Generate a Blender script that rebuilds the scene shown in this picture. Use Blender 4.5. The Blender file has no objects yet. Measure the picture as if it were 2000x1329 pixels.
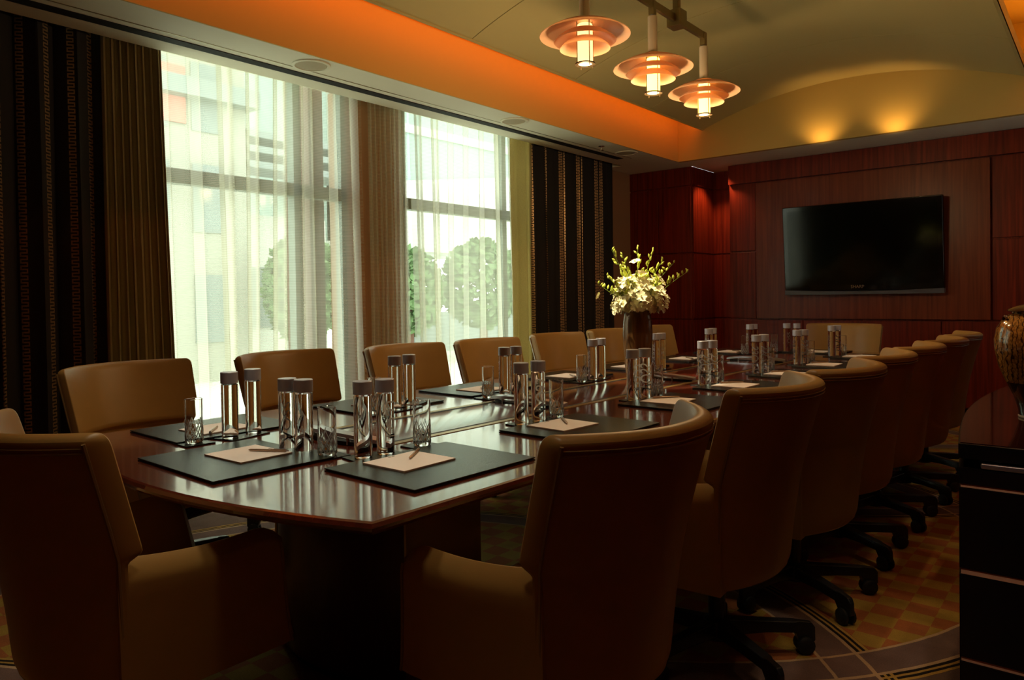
import bpy, math, random
from mathutils import Vector, Matrix
PI = math.pi
S = bpy.context.scene
COL = S.collection

# ------------------------------------------------------------------ camera
CAM_H, YAW, PITCH, ROLL, FPX, CYPX = 1.22, 6.87577134e-01, -1.62039413e-02, -1.44755766e-02, 1427.04742, 604.092238
fw = Vector((-math.sin(YAW)*math.cos(PITCH), math.cos(YAW)*math.cos(PITCH), math.sin(PITCH)))
rt = Vector((math.cos(YAW), math.sin(YAW), 0)); up = rt.cross(fw)
r2 = rt*math.cos(ROLL) + up*math.sin(ROLL); u2 = up*math.cos(ROLL) - rt*math.sin(ROLL)
cd = bpy.data.cameras.new('camera'); cam = bpy.data.objects.new('camera', cd); COL.objects.link(cam)
cam.matrix_world = Matrix(((r2.x, u2.x, -fw.x, 0), (r2.y, u2.y, -fw.y, 0), (r2.z, u2.z, -fw.z, CAM_H), (0, 0, 0, 1)))
cd.sensor_width = 36; cd.lens = FPX/2000*36; cd.shift_y = (CYPX-664.5)/2000*1.0; cd.clip_start = .05; cd.clip_end = 200
S.camera = cam

# ------------------------------------------------------------------ colour, sky, lights
S.view_settings.view_transform = 'Standard'; S.view_settings.look = 'None'
S.view_settings.gamma = 1; S.view_settings.use_curve_mapping = False
S.view_settings.exposure = 0.0
S.cycles.use_denoising = True
S.cycles.max_bounces = 10; S.cycles.diffuse_bounces = 4; S.cycles.glossy_bounces = 4
S.cycles.transmission_bounces = 8; S.cycles.transparent_max_bounces = 16
S.cycles.caustics_reflective = False; S.cycles.caustics_refractive = False
S.cycles.sample_clamp_indirect = 4.0; S.cycles.blur_glossy = .5
S.cycles.use_adaptive_sampling = True; S.cycles.adaptive_threshold = .02
W = bpy.data.worlds.new('sky'); S.world = W; W.use_nodes = True
bg = W.node_tree.nodes['Background']; bg.inputs[0].default_value = (.96, 1.0, .95, 1); bg.inputs[1].default_value = 4.1

def lamp(name, kind, loc, energy, color, aim=None, size=.05, size_y=None, spot=60, blend=.6):
    d = bpy.data.lights.new(name, kind); d.energy = energy; d.color = color
    if kind == 'AREA':
        d.shape = 'RECTANGLE'; d.size = size; d.size_y = size_y or size
    else: d.shadow_soft_size = size
    if kind == 'SPOT': d.spot_size = math.radians(spot); d.spot_blend = blend
    o = bpy.data.objects.new(name, d); COL.objects.link(o); o.location = loc
    if aim is not None: o.rotation_euler = Vector(aim).to_track_quat('-Z', 'Y').to_euler()
    return o
VASE = (-2.03, 3.565)
ORANGE = (1, .175, .008)
WARM = (1, .66, .32)
# strips lying on the lip of the floating vault
l = lamp('cove_strip_light', 'AREA', (-3.365, 3.75, 3.07), 11.5, ORANGE, (-1, 0, -.12), 7.0, .03)
l = lamp('cove_strip_light', 'AREA', (-.565, 3.6, 3.06), 16, (1, .33, .03), (.5, 0, .86), 7.0, .03)
for x in (-2.13, -1.50):
    lamp('recess_glow_spot', 'SPOT', (x, 7.12, 2.60), 5.0, (1, .55, .16), (0, .55, 1), 0.0, spot=120, blend=1)  # unseen spots added to make the glow patches on the recess end wall
lamp('niche_downlight', 'SPOT', (-3.43, 7.84, 2.60), 24, (1, .55, .25), (0, -.02, -1), .03, spot=110)
# recessed ceiling spots; last vault_spot is added fill for the near left carpet
for x, y, e in ((-2.62, 3.05, 520),):
    lamp('ceiling_spot', 'SPOT', (x, y, 3.05), e, (1, .84, .52), (VASE[0]-x, VASE[1]-y, -1.93), .03, spot=17, blend=.5)
for x, y, e in ((-1.12, .85, 26), (-1.12, 2.3, 26), (-1.12, 3.9, 24), (-1.12, 5.6, 20), (-1.95, 1.25, 62), (-2.85, 1.6, 18), (-2.85, 3.4, 20), (-2.85, 5.2, 16), (-3.12, .75, 34)):
    lamp('vault_spot', 'SPOT', (x, y, 2.95), e, (1, .84, .56), (0, 0, -1), .16, spot=52, blend=.9)
lamp('jar_spot', 'SPOT', (-.20, 2.15, 2.64), 30, WARM, (.02, .19, -1), .03, spot=40, blend=.8)
lamp('soffit_spot', 'SPOT', (.1, .7, 2.64), 34, (1, .80, .62), (-.1, 1.3, -2.1), .04, spot=34, blend=.7)  # added unseen spot angled at the cabinet front to brighten its inlay
for x, y, e in ((.1, 3.2, 4), (-.2, 7.6, 5)):
    lamp('soffit_spot', 'SPOT', (x, y, 2.64), e, WARM, (0, 0, -1), .04, spot=100, blend=.8)

# ------------------------------------------------------------------ materials
def nt(name):
    m = bpy.data.materials.new(name); m.use_nodes = True
    return m, m.node_tree.nodes, m.node_tree.links, m.node_tree.nodes['Principled BSDF']
def mat(name, col, rough=.5, metal=0, noise=0, nscale=60, bump=0, coat=0, coat_rough=.05, trans=0, ior=1.45, sheen=0, emis=None, estr=0, spec=None, stretch=None):
    m, N, L, b = nt(name)
    b.inputs['Base Color'].default_value = (*col, 1); b.inputs['Roughness'].default_value = rough
    b.inputs['Metallic'].default_value = metal; b.inputs['Coat Weight'].default_value = coat
    b.inputs['Coat Roughness'].default_value = coat_rough; b.inputs['Transmission Weight'].default_value = trans
    b.inputs['IOR'].default_value = ior; b.inputs['Sheen Weight'].default_value = sheen
    if spec is not None: b.inputs['Specular IOR Level'].default_value = spec
    if emis: b.inputs['Emission Color'].default_value = (*emis, 1); b.inputs['Emission Strength'].default_value = estr
    if noise or bump:
        tc = N.new('ShaderNodeTexCoord'); mp = N.new('ShaderNodeMapping'); L.new(tc.outputs['Object'], mp.inputs[0])
        if stretch: mp.inputs['Scale'].default_value = stretch
        nz = N.new('ShaderNodeTexNoise'); nz.inputs['Scale'].default_value = nscale; nz.inputs['Detail'].default_value = 3
        L.new(mp.outputs[0], nz.inputs['Vector'])
        if noise:
            mx = N.new('ShaderNodeMix'); mx.data_type = 'RGBA'
            mx.inputs[6].default_value = (*[c*(1-noise) for c in col], 1); mx.inputs[7].default_value = (*[min(1, c*(1+noise)) for c in col], 1)
            L.new(nz.outputs['Fac'], mx.inputs[0]); L.new(mx.outputs[2], b.inputs['Base Color'])
        if bump:
            bp = N.new('ShaderNodeBump'); bp.inputs['Strength'].default_value = bump; bp.inputs['Distance'].default_value = .002
            L.new(nz.outputs['Fac'], bp.inputs['Height']); L.new(bp.outputs[0], b.inputs['Normal'])
    return m
M = {}
M['leather'] = mat('tan leather', (.38, .212, .062), .40, noise=.08, nscale=14, bump=.12)
M['leather_edge'] = mat('tan leather piping', (.27, .16, .06), .4)
M['black_plastic'] = mat('black plastic', (.012, .012, .014), .38)
M['wheel'] = mat('black rubber', (.01, .01, .01), .55)
M['table'] = mat('polished mahogany', (.115, .020, .009), .24, noise=.35, nscale=7, coat=1, coat_rough=.09, stretch=(6, .5, 1))
M['table'].node_tree.nodes['Principled BSDF'].inputs['Coat IOR'].default_value = 1.85
M['spine'] = mat('polished mahogany spine', (.13, .026, .013), .22, noise=.3, nscale=7, coat=1, coat_rough=.12, stretch=(.6, 3, 1))
M['spine'].node_tree.nodes['Principled BSDF'].inputs['Coat IOR'].default_value = 1.85
M['brass'] = mat('aged brass strip', (.42, .27, .09), .32, metal=.8)
M['gap'] = mat('black gap', (.004, .004, .004), .6)
M['pedestal'] = mat('dark mahogany veneer', (.06, .012, .008), .3, noise=.3, nscale=8, stretch=(6, 6, .6))
M['silver'] = mat('satin silver', (.55, .55, .60), .28, metal=.9)
M['cap'] = mat('brushed grey cap', (.48, .49, .58), .36, metal=.25)
M['blotter'] = mat('black grained leather', (.010, .014, .012), .23, noise=.2, nscale=300, bump=.5)
M['paper'] = mat('cream paper', (.97, .90, .90), .6)
M['paper_edge'] = mat('paper pad edge', (.70, .50, .42), .7)
M['ink'] = mat('dark ink', (.05, .05, .05), .6)
M['pen'] = mat('bronze pen', (.45, .30, .20), .3, metal=.8)
M['water'] = mat('water filled glass', (1, 1, 1), .0, trans=1, ior=1.36)
M['glass'] = mat('clear glass', (1, 1, 1), .0, trans=1, ior=1.45)
M['cream'] = mat('cream ceiling paint', (.62, .55, .36), .7)
M['vault'] = mat('olive cream vault paint', (.60, .50, .22), .75)
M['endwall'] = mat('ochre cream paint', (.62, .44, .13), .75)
M['soffit'] = mat('cream soffit paint', (.88, .84, .68), .65)
M['black'] = mat('black slot', (.003, .003, .003), .8)
M['screen'] = mat('black tv screen', (.002, .003, .002), .09, spec=.35)
M['bezel'] = mat('gloss black bezel', (.004, .004, .004), .08)
M['tvgrey'] = mat('grey tv chin', (.10, .10, .12), .3)
M['cab'] = mat('black lacquer', (.005, .005, .006), .22)
M['cabtop'] = mat('polished dark mahogany top', (.03, .006, .004), .08, coat=.5)
M['copper'] = mat('copper wood inlay', (.75, .40, .24), .4, noise=.15, nscale=40)
M['pier'] = mat('tan pier paint', (.42, .23, .12), .8)
M['mullion'] = mat('grey green aluminium', (.26, .32, .27), .45)
M['stone'] = mat('brown stone', (.15, .075, .05), .8)
M['pend_stem'] = mat('satin white metal', (.72, .62, .48), .35, metal=.3)
M['pend_bar'] = mat('olive bronze metal', (.30, .23, .10), .35, metal=.6)
M['ring'] = mat('dark bronze ring', (.05, .035, .02), .3, metal=.7)
M['vase'] = mat('ribbed bronze glass', (.17, .085, .03), .22, noise=.85, nscale=34, bump=1.0, stretch=(2, 2, .06), metal=.3)
M['stem'] = mat('green stem', (.18, .26, .03), .5)
M['bud'] = mat('green yellow bud', (.55, .62, .08), .5)
M['petal'] = mat('white orchid petal', (.92, .88, .58), .6)
M['grille'] = mat('speaker grille', (.50, .42, .28), .7)
M['chrome'] = mat('chrome', (.7, .7, .7), .15, metal=1)
M['bld'] = mat('pale facade', (.36, .37, .31), .9)
M['bld2'] = mat('white facade', (.62, .64, .58), .9)
M['bldg'] = mat('green glass facade', (.30, .42, .38), .4)
M['bdark'] = mat('dark facade window', (.22, .27, .26), .5)
M['leaf'] = mat('foliage', (.13, .22, .09), .8, noise=.6, nscale=3)
M['grass'] = mat('pale paving', (.72, .74, .64), .9)
M['red'] = mat('red banner', (.75, .25, .2), .8)

def frosted(name, col, tfac, emis=0, ecol=(1, .6, .2)):
    m, N, L, b = nt(name)
    tr = N.new('ShaderNodeBsdfTranslucent'); tr.inputs[0].default_value = (*col, 1)
    b.inputs['Base Color'].default_value = (*col, 1); b.inputs['Roughness'].default_value = .35
    if emis: b.inputs['Emission Color'].default_value = (*ecol, 1); b.inputs['Emission Strength'].default_value = emis
    mx = N.new('ShaderNodeMixShader'); mx.inputs[0].default_value = tfac
    L.new(b.outputs[0], mx.inputs[1]); L.new(tr.outputs[0], mx.inputs[2]); L.new(mx.outputs[0], N['Material Output'].inputs[0])
    return m
M['cut'] = mat('cut glass facets', (1, 1, 1), .4, trans=.75, ior=1.25)
M['letter'] = frosted('grey bottle lettering', (.85, .85, .85), .55)
M['shade'] = frosted('frosted peach glass', (.88, .62, .42), .55)
M['tube'] = frosted('glowing lamp glass', (.9, .8, .6), .3, 5.0, (1, .56, .13))
M['tube_dim'] = frosted('dimmer lamp glass', (.9, .8, .6), .3, 2.2, (1, .52, .22))

# red veneer wall: vertical grain, faint ribbon stripes
def veneer(name, c1, c2, rough=.33):
    m, N, L, b = nt(name)
    tc = N.new('ShaderNodeTexCoord'); mp = N.new('ShaderNodeMapping'); mp.inputs['Scale'].default_value = (26, 26, .9)
    L.new(tc.outputs['Object'], mp.inputs[0])
    n1 = N.new('ShaderNodeTexNoise'); n1.inputs['Scale'].default_value = 1.4; n1.inputs['Detail'].default_value = 5; n1.inputs['Distortion'].default_value = .6
    L.new(mp.outputs[0], n1.inputs['Vector'])
    r = N.new('ShaderNodeValToRGB'); r.color_ramp.elements[0].position = .35; r.color_ramp.elements[1].position = .7
    r.color_ramp.elements[0].color = (*c1, 1); r.color_ramp.elements[1].color = (*c2, 1)
    L.new(n1.outputs['Fac'], r.inputs[0]); L.new(r.outputs[0], b.inputs['Base Color'])
    b.inputs['Roughness'].default_value = rough; b.inputs['Specular IOR Level'].default_value = .28
    return m
M['veneer'] = veneer('red mahogany veneer', (.110, .009, .003), (.24, .024, .007))
M['panel'] = veneer('brown mahogany panel', (.14, .025, .008), (.23, .045, .014), .3)

def curtain_pattern():
    m, N, L, b = nt('dark brown patterned drape')
    uv = N.new('ShaderNodeUVMap'); sp = N.new('ShaderNodeSeparateXYZ'); L.new(uv.outputs[0], sp.inputs[0])
    def mth(op, a, bb=None, c=None):
        n = N.new('ShaderNodeMath'); n.operation = op
        for i, v in enumerate((a, bb, c)):
            if v is None: continue
            if isinstance(v, (int, float)): n.inputs[i].default_value = v
            else: L.new(v, n.inputs[i])
        return n.outputs[0]
    u = mth('FRACT', mth('DIVIDE', sp.outputs[0], .16)); v = mth('FRACT', mth('DIVIDE', sp.outputs[1], .034))
    col = mth('LESS_THAN', u, .25)
    b1 = mth('LESS_THAN', v, .24); b2 = mth('MULTIPLY', mth('GREATER_THAN', v, .5), mth('LESS_THAN', v, .74))
    bars = mth('MAXIMUM', b1, b2)
    e1 = mth('MULTIPLY', mth('LESS_THAN', u, .045), mth('LESS_THAN', v, .6))
    e2 = mth('MULTIPLY', mth('GREATER_THAN', u, .205), mth('GREATER_THAN', v, .5))
    k = mth('MULTIPLY', col, mth('MAXIMUM', bars, mth('MAXIMUM', e1, e2)))
    mx = N.new('ShaderNodeMix'); mx.data_type = 'RGBA'; mx.inputs[6].default_value = (.007, .004, .004, 1); mx.inputs[7].default_value = (.50, .33, .18, 1)
    L.new(k, mx.inputs[0]); L.new(mx.outputs[2], b.inputs['Base Color'])
    rr = mth('MULTIPLY_ADD', k, -.42, .75); L.new(rr, b.inputs['Roughness']); L.new(mth('MULTIPLY', k, .7), b.inputs['Metallic'])
    return m
M['drape_dark'] = curtain_pattern()
def cloth(name, col, tl=.25, noise=.15):
    m, N, L, b = nt(name)
    tc = N.new('ShaderNodeTexCoord'); nz = N.new('ShaderNodeTexNoise'); nz.inputs['Scale'].default_value = 120
    L.new(tc.outputs['Object'], nz.inputs['Vector'])
    mx = N.new('ShaderNodeMix'); mx.data_type = 'RGBA'
    mx.inputs[6].default_value = (*[c*(1-noise) for c in col], 1); mx.inputs[7].default_value = (*[c*(1+noise) for c in col], 1)
    L.new(nz.outputs['Fac'], mx.inputs[0]); L.new(mx.outputs[2], b.inputs['Base Color']); b.inputs['Roughness'].default_value = .8
    tr = N.new('ShaderNodeBsdfTranslucent'); L.new(mx.outputs[2], tr.inputs[0])
    ms = N.new('ShaderNodeMixShader'); ms.inputs[0].default_value = tl
    L.new(b.outputs[0], ms.inputs[1]); L.new(tr.outputs[0], ms.inputs[2]); L.new(ms.outputs[0], N['Material Output'].inputs[0])
    return m
M['lining'] = cloth('taupe drape lining', (.27, .19, .085), .30)
M['lining_gold'] = cloth('golden drape lining', (.62, .54, .30), .6)
def sheer():
    m, N, L, b = nt('cream sheer with fine cross threads')
    uv = N.new('ShaderNodeUVMap'); sp = N.new('ShaderNodeSeparateXYZ'); L.new(uv.outputs[0], sp.inputs[0])
    d = N.new('ShaderNodeMath'); d.operation = 'DIVIDE'; L.new(sp.outputs[1], d.inputs[0]); d.inputs[1].default_value = .011
    f = N.new('ShaderNodeMath'); f.operation = 'FRACT'; L.new(d.outputs[0], f.inputs[0])
    lt = N.new('ShaderNodeMath'); lt.operation = 'LESS_THAN'; L.new(f.outputs[0], lt.inputs[0]); lt.inputs[1].default_value = .4
    ma = N.new('ShaderNodeMath'); ma.operation = 'MULTIPLY_ADD'; L.new(lt.outputs[0], ma.inputs[0]); ma.inputs[1].default_value = .10; ma.inputs[2].default_value = .31
    lw = N.new('ShaderNodeLayerWeight'); lw.inputs[0].default_value = .35
    ad = N.new('ShaderNodeMath'); ad.operation = 'MULTIPLY_ADD'; ad.use_clamp = True
    L.new(lw.outputs['Facing'], ad.inputs[0]); ad.inputs[1].default_value = .60; L.new(ma.outputs[0], ad.inputs[2])
    tp = N.new('ShaderNodeBsdfTransparent'); tp.inputs[0].default_value = (1, 1, 1, 1)
    tr = N.new('ShaderNodeBsdfTranslucent'); tr.inputs[0].default_value = (.80, .79, .67, 1)
    df = N.new('ShaderNodeBsdfDiffuse'); df.inputs[0].default_value = (.62, .54, .38, 1)
    m1 = N.new('ShaderNodeMixShader'); m1.inputs[0].default_value = .2; L.new(tr.outputs[0], m1.inputs[1]); L.new(df.outputs[0], m1.inputs[2])
    m2 = N.new('ShaderNodeMixShader'); L.new(ad.outputs[0], m2.inputs[0]); L.new(tp.outputs[0], m2.inputs[1]); L.new(m1.outputs[0], m2.inputs[2])
    L.new(m2.outputs[0], N['Material Output'].inputs[0])
    return m
M['sheer'] = sheer()
def pane():
    m, N, L, b = nt('window glass')
    tp = N.new('ShaderNodeBsdfTransparent'); tp.inputs[0].default_value = (.95, .98, .94, 1)
    gl = N.new('ShaderNodeBsdfGlossy'); gl.inputs['Roughness'].default_value = .12
    mx = N.new('ShaderNodeMixShader'); mx.inputs[0].default_value = .02
    L.new(tp.outputs[0], mx.inputs[1]); L.new(gl.outputs[0], mx.inputs[2]); L.new(mx.outputs[0], N['Material Output'].inputs[0])
    return m
M['pane'] = pane()

def carpet():
    m, N, L, b = nt('patterned carpet')
    tc = N.new('ShaderNodeTexCoord'); sp = N.new('ShaderNodeSeparateXYZ')
    nz0 = N.new('ShaderNodeTexNoise'); nz0.inputs['Scale'].default_value = 14; L.new(tc.outputs['Object'], nz0.inputs['Vector'])
    vm = N.new('ShaderNodeVectorMath'); vm.operation = 'MULTIPLY_ADD'; L.new(nz0.outputs['Color'], vm.inputs[0])
    vm.inputs[1].default_value = (.006, .006, 0); L.new(tc.outputs['Object'], vm.inputs[2]); L.new(vm.outputs[0], sp.inputs[0])
    X, Y = sp.outputs[0], sp.outputs[1]
    def mth(op, a, bb=None, c=None):
        n = N.new('ShaderNodeMath'); n.operation = op
        for i, v in enumerate((a, bb, c)):
            if v is None: continue
            if isinstance(v, (int, float)): n.inputs[i].default_value = v
            else: L.new(v, n.inputs[i])
        return n.outputs[0]
    def mix(f, a, c):
        n = N.new('ShaderNodeMix'); n.data_type = 'RGBA'; L.new(f, n.inputs[0])
        for i, v in ((6, a), (7, c)):
            if isinstance(v, tuple): n.inputs[i].default_value = (*v, 1)
            else: L.new(v, n.inputs[i])
        return n.outputs[2]
    ck = N.new('ShaderNodeTexChecker'); ck.inputs['Scale'].default_value = 1
    cv = N.new('ShaderNodeCombineXYZ'); L.new(mth('DIVIDE', mth('ADD', X, 40.618-.0), .1018), cv.inputs[0]); L.new(mth('DIVIDE', mth('ADD', Y, 17.0), .0985), cv.inputs[1]); cv.inputs[2].default_value = .5
    L.new(cv.outputs[0], ck.inputs['Vector']); ck.inputs['Color1'].default_value = (.31, .105, .036, 1); ck.inputs['Color2'].default_value = (.33, .205, .042, 1)
    base = mix(mth('MULTIPLY', 1.0, 1.0), (.135, .085, .065), ck.outputs['Color'])
    # distance fields of the interlaced rings
    inside = None; band = None; white = None; dark = None; gold = None
    for cy in (-.77, 1.42, 3.61, 5.80, 7.99):
        dx = mth('ADD', X, 2.0); dy = mth('SUBTRACT', Y, cy)
        d = mth('SQRT', mth('ADD', mth('MULTIPLY', dx, dx), mth('MULTIPLY', dy, dy)))
        t = mth('SUBTRACT', d, 1.66)
        i_ = mth('LESS_THAN', t, 0.0)
        bd = mth('MULTIPLY', mth('GREATER_THAN', t, 0.0), mth('LESS_THAN', t, .135))
        w_ = mth('MAXIMUM', mth('LESS_THAN', mth('ABSOLUTE', t), .006), mth('LESS_THAN', mth('ABSOLUTE', mth('SUBTRACT', t, .135)), .007))
        dk = mth('MULTIPLY', mth('GREATER_THAN', t, .142), mth('LESS_THAN', t, .19))
        g_ = mth('MAXIMUM', mth('LESS_THAN', mth('ABSOLUTE', mth('SUBTRACT', t, .160)), .005), mth('LESS_THAN', mth('ABSOLUTE', mth('SUBTRACT', t, .183)), .006))
        f = lambda a, c: c if a is None else mth('MAXIMUM', a, c)
        inside, band, white, dark, gold = f(inside, i_), f(band, bd), f(white, w_), f(dark, dk), f(gold, g_)
    c = mix(inside, (.135, .085, .065), ck.outputs['Color'])
    c = mix(dark, c, (.02, .015, .012)); c = mix(gold, c, (.42, .25, .06))
    c = mix(band, c, (.16, .10, .085)); c = mix(white, c, (.45, .30, .17))
    nz = N.new('ShaderNodeTexNoise'); nz.inputs['Scale'].default_value = 260; L.new(tc.outputs['Object'], nz.inputs['Vector'])
    nz2 = N.new('ShaderNodeTexNoise'); nz2.inputs['Scale'].default_value = 9; nz2.inputs['Detail'].default_value = 5; L.new(tc.outputs['Object'], nz2.inputs['Vector'])
    h = mth('MULTIPLY_ADD', mth('ADD', nz.outputs['Fac'], nz2.outputs['Fac']), .7, .3)
    mm = N.new('ShaderNodeMix'); mm.data_type = 'RGBA'; mm.blend_type = 'MULTIPLY'; mm.inputs[0].default_value = 1; L.new(c, mm.inputs[6]); L.new(h, mm.inputs[7])
    L.new(mm.outputs[2], b.inputs['Base Color']); b.inputs['Roughness'].default_value = .95; b.inputs['Specular IOR Level'].default_value = .1
    bp = N.new('ShaderNodeBump'); bp.inputs['Strength'].default_value = .5; bp.inputs['Distance'].default_value = .004; L.new(nz.outputs['Fac'], bp.inputs['Height']); L.new(bp.outputs[0], b.inputs['Normal'])
    return m
M['carpet'] = carpet()
def jar_glaze():
    m, N, L, b = nt('ochre crackle glaze')
    tc = N.new('ShaderNodeTexCoord')
    wv = N.new('ShaderNodeTexWave'); wv.inputs['Scale'].default_value = 20; wv.inputs['Distortion'].default_value = 5; wv.inputs['Detail'].default_value = 2; wv.inputs['Detail Scale'].default_value = 2.2
    L.new(tc.outputs['Object'], wv.inputs['Vector'])
    r = N.new('ShaderNodeValToRGB'); r.color_ramp.elements[0].position = .06; r.color_ramp.elements[1].position = .2
    r.color_ramp.elements[0].color = (.09, .03, .008, 1); r.color_ramp.elements[1].color = (.50, .23, .05, 1); L.new(wv.outputs['Fac'], r.inputs[0])
    nz = N.new('ShaderNodeTexNoise'); nz.inputs['Scale'].default_value = 110; L.new(tc.outputs['Object'], nz.inputs['Vector'])
    r3 = N.new('ShaderNodeValToRGB'); r3.color_ramp.elements[0].position = .42; r3.color_ramp.elements[1].position = .58; r3.color_ramp.elements[0].color = (.35, .3, .25, 1); L.new(nz.outputs['Fac'], r3.inputs[0])
    mm = N.new('ShaderNodeMix'); mm.data_type = 'RGBA'; mm.blend_type = 'MULTIPLY'; mm.inputs[0].default_value = .7; L.new(r.outputs[0], mm.inputs[6]); L.new(r3.outputs[0], mm.inputs[7])
    sp = N.new('ShaderNodeSeparateXYZ'); L.new(tc.outputs['Object'], sp.inputs[0])
    # turned lines on the shoulder panels
    at = N.new('ShaderNodeMath'); at.operation = 'GREATER_THAN'; at.inputs[1].default_value = .125; L.new(sp.outputs[2], at.inputs[0])
    mx = N.new('ShaderNodeMix'); mx.data_type = 'RGBA'; mx.inputs[6].default_value = (.022, .007, .004, 1); L.new(at.outputs[0], mx.inputs[0]); L.new(mm.outputs[2], mx.inputs[7])
    L.new(mx.outputs[2], b.inputs['Base Color']); b.inputs['Roughness'].default_value = .12; b.inputs['Coat Weight'].default_value = .5
    return m
M['jar'] = jar_glaze()
M['jar_dark'] = mat('dark brown glaze', (.07, .028, .010), .15)
M['jar_foot'] = mat('grey clay', (.45, .42, .36), .6)

# ------------------------------------------------------------------ mesh builders
class MB:
    def __init__(s): s.v = []; s.f = []; s.uv = None
    def add(s, vs, fs):
        o = len(s.v); s.v += [tuple(x) for x in vs]; s.f += [tuple(i+o for i in q) for q in fs]; return s
    def box(s, x0, x1, y0, y1, z0, z1):
        return s.add([(x0, y0, z0), (x1, y0, z0), (x1, y1, z0), (x0, y1, z0), (x0, y0, z1), (x1, y0, z1), (x1, y1, z1), (x0, y1, z1)],
                     [(0, 3, 2, 1), (4, 5, 6, 7), (0, 1, 5, 4), (1, 2, 6, 5), (2, 3, 7, 6), (3, 0, 4, 7)])
    def lathe(s, prof, n=32, c=(0, 0), cap0=True, cap1=True):
        vs = []; fs = []
        for r, z in prof:
            for i in range(n): a = 2*PI*i/n; vs.append((c[0]+r*math.cos(a), c[1]+r*math.sin(a), z))
        for k in range(len(prof)-1):
            for i in range(n): j = (i+1) % n; fs.append((k*n+i, k*n+j, (k+1)*n+j, (k+1)*n+i))
        if cap0: fs.append(tuple(reversed(range(n))))
        if cap1: fs.append(tuple(range((len(prof)-1)*n, len(prof)*n)))
        return s.add(vs, fs)
    def tube(s, pts, r, n=8, closed=False):
        pts = [Vector(p) for p in pts]; m = len(pts); rs = r if isinstance(r, (list, tuple)) else [r]*m
        vs = []; fs = []; pn = None
        for k, p in enumerate(pts):
            if closed: t = (pts[(k+1) % m]-pts[k-1]).normalized()
            else: t = (pts[min(k+1, m-1)]-pts[max(k-1, 0)]).normalized()
            if pn is None:
                a = Vector((0, 0, 1)) if abs(t.z) < .9 else Vector((1, 0, 0)); pn = t.cross(a).normalized()
            pn = (pn - t*pn.dot(t)).normalized(); b = t.cross(pn)
            for i in range(n): a = 2*PI*i/n; vs.append(p+(pn*math.cos(a)+b*math.sin(a))*rs[k])
        for k in range(m if closed else m-1):
            k2 = (k+1) % m
            for i in range(n): j = (i+1) % n; fs.append((k*n+i, k*n+j, k2*n+j, k2*n+i))
        if not closed: fs += [tuple(reversed(range(n))), tuple(range((m-1)*n, m*n))]
        return s.add(vs, fs)
    def prism(s, poly, z0, z1):
        n = len(poly)
        return s.add([(x, y, z0) for x, y in poly]+[(x, y, z1) for x, y in poly],
                     [tuple(reversed(range(n))), tuple(range(n, 2*n))]+[(i, (i+1) % n, n+(i+1) % n, n+i) for i in range(n)])
    def rings(s, rings, caps=True):
        n = len(rings[0]); vs = [p for r in rings for p in r]; fs = []
        for k in range(len(rings)-1):
            for i in range(n): j = (i+1) % n; fs.append((k*n+i, k*n+j, (k+1)*n+j, (k+1)*n+i))
        return s.add(vs, fs)
    def mesh(s, name, m, smooth=False):
        me = bpy.data.meshes.new(name); me.from_pydata(s.v, [], s.f); me.validate(); me.update()
        me.materials.append(m)
        if smooth: me.polygons.foreach_set('use_smooth', [True]*len(me.polygons)); me.set_sharp_from_angle(angle=math.radians(38))
        return me
    def build(s, name, m, parent=None, smooth=False, bevel=0, subd=0, loc=None, rz=0, seg=2):
        me = s.mesh(name, m, smooth)
        if bevel or subd:
            import bmesh
        o = bpy.data.objects.new(name, me); COL.objects.link(o)
        if parent: o.parent = parent
        if loc is not None: o.location = loc
        if rz: o.rotation_euler = (0, 0, rz)
        if bevel:
            b = o.modifiers.new('b', 'BEVEL'); b.width = bevel; b.segments = seg; b.limit_method = 'ANGLE'; b.angle_limit = math.radians(35)
            me.polygons.foreach_set('use_smooth', [True]*len(me.polygons))
            w = o.modifiers.new('w', 'WEIGHTED_NORMAL')
        if subd:
            d = o.modifiers.new('s', 'SUBSURF'); d.levels = subd; d.render_levels = subd
        return o
def thing(name, label, cat, loc=(0, 0, 0), rz=0, group=None):
    o = bpy.data.objects.new(name, None); COL.objects.link(o); o.location = loc; o.rotation_euler = (0, 0, rz)
    o.empty_display_size = .1
    return tag(o, label, cat, group)
def tag(o, label=None, cat=None, group=None, kind=None):
    if label: o['label'] = label
    if cat: o['category'] = cat
    if group: o['group'] = group
    if kind: o['kind'] = kind
    return o
def struct(o): o['kind'] = 'structure'; return o
def kids(o): return [c for c in bpy.data.objects if c.parent == o]
KID = {}
def copy_tree(o, parent=None):
    if o.name not in KID: KID[o.name] = kids(o)
    c = o.copy(); COL.objects.link(c)
    if parent: c.parent = parent
    for ch in KID[o.name]: copy_tree(ch, c)
    return c
def lerp(a, b, t): return a+(b-a)*t

# ------------------------------------------------------------------ room shell
ZC = 2.66; YW = 7.95; XL = -4.45; XR = .5; Y0 = -1.6
RX0, RX1, RY0, RY1 = -3.641, -.24, -.0, 7.291          # ceiling recess
struct(MB().box(XL-.3, XR+.2, Y0-.2, 8.6, -.1, 0).build('floor', M['carpet']))
c = MB()
c.box(-4.20, RX0, Y0, 7.65, ZC, ZC+.75).box(RX1, XR+.1, Y0, YW, ZC, ZC+.75)
c.box(RX0, RX1, Y0, RY0, ZC, ZC+.75).box(RX0, RX1, RY1+.06, 8.3, ZC, ZC+.75)
c.box(-4.62, -4.20, Y0, 7.65, ZC+.14, ZC+.3).box(-4.62, -4.20, 7.07, 7.7, ZC, ZC+.14)
struct(c.build('ceiling', M['soffit']))
struct(MB().box(RX0, RX1, RY1, RY1+.06, ZC, 3.42).build('wall_recess_end', M['endwall']))
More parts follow.
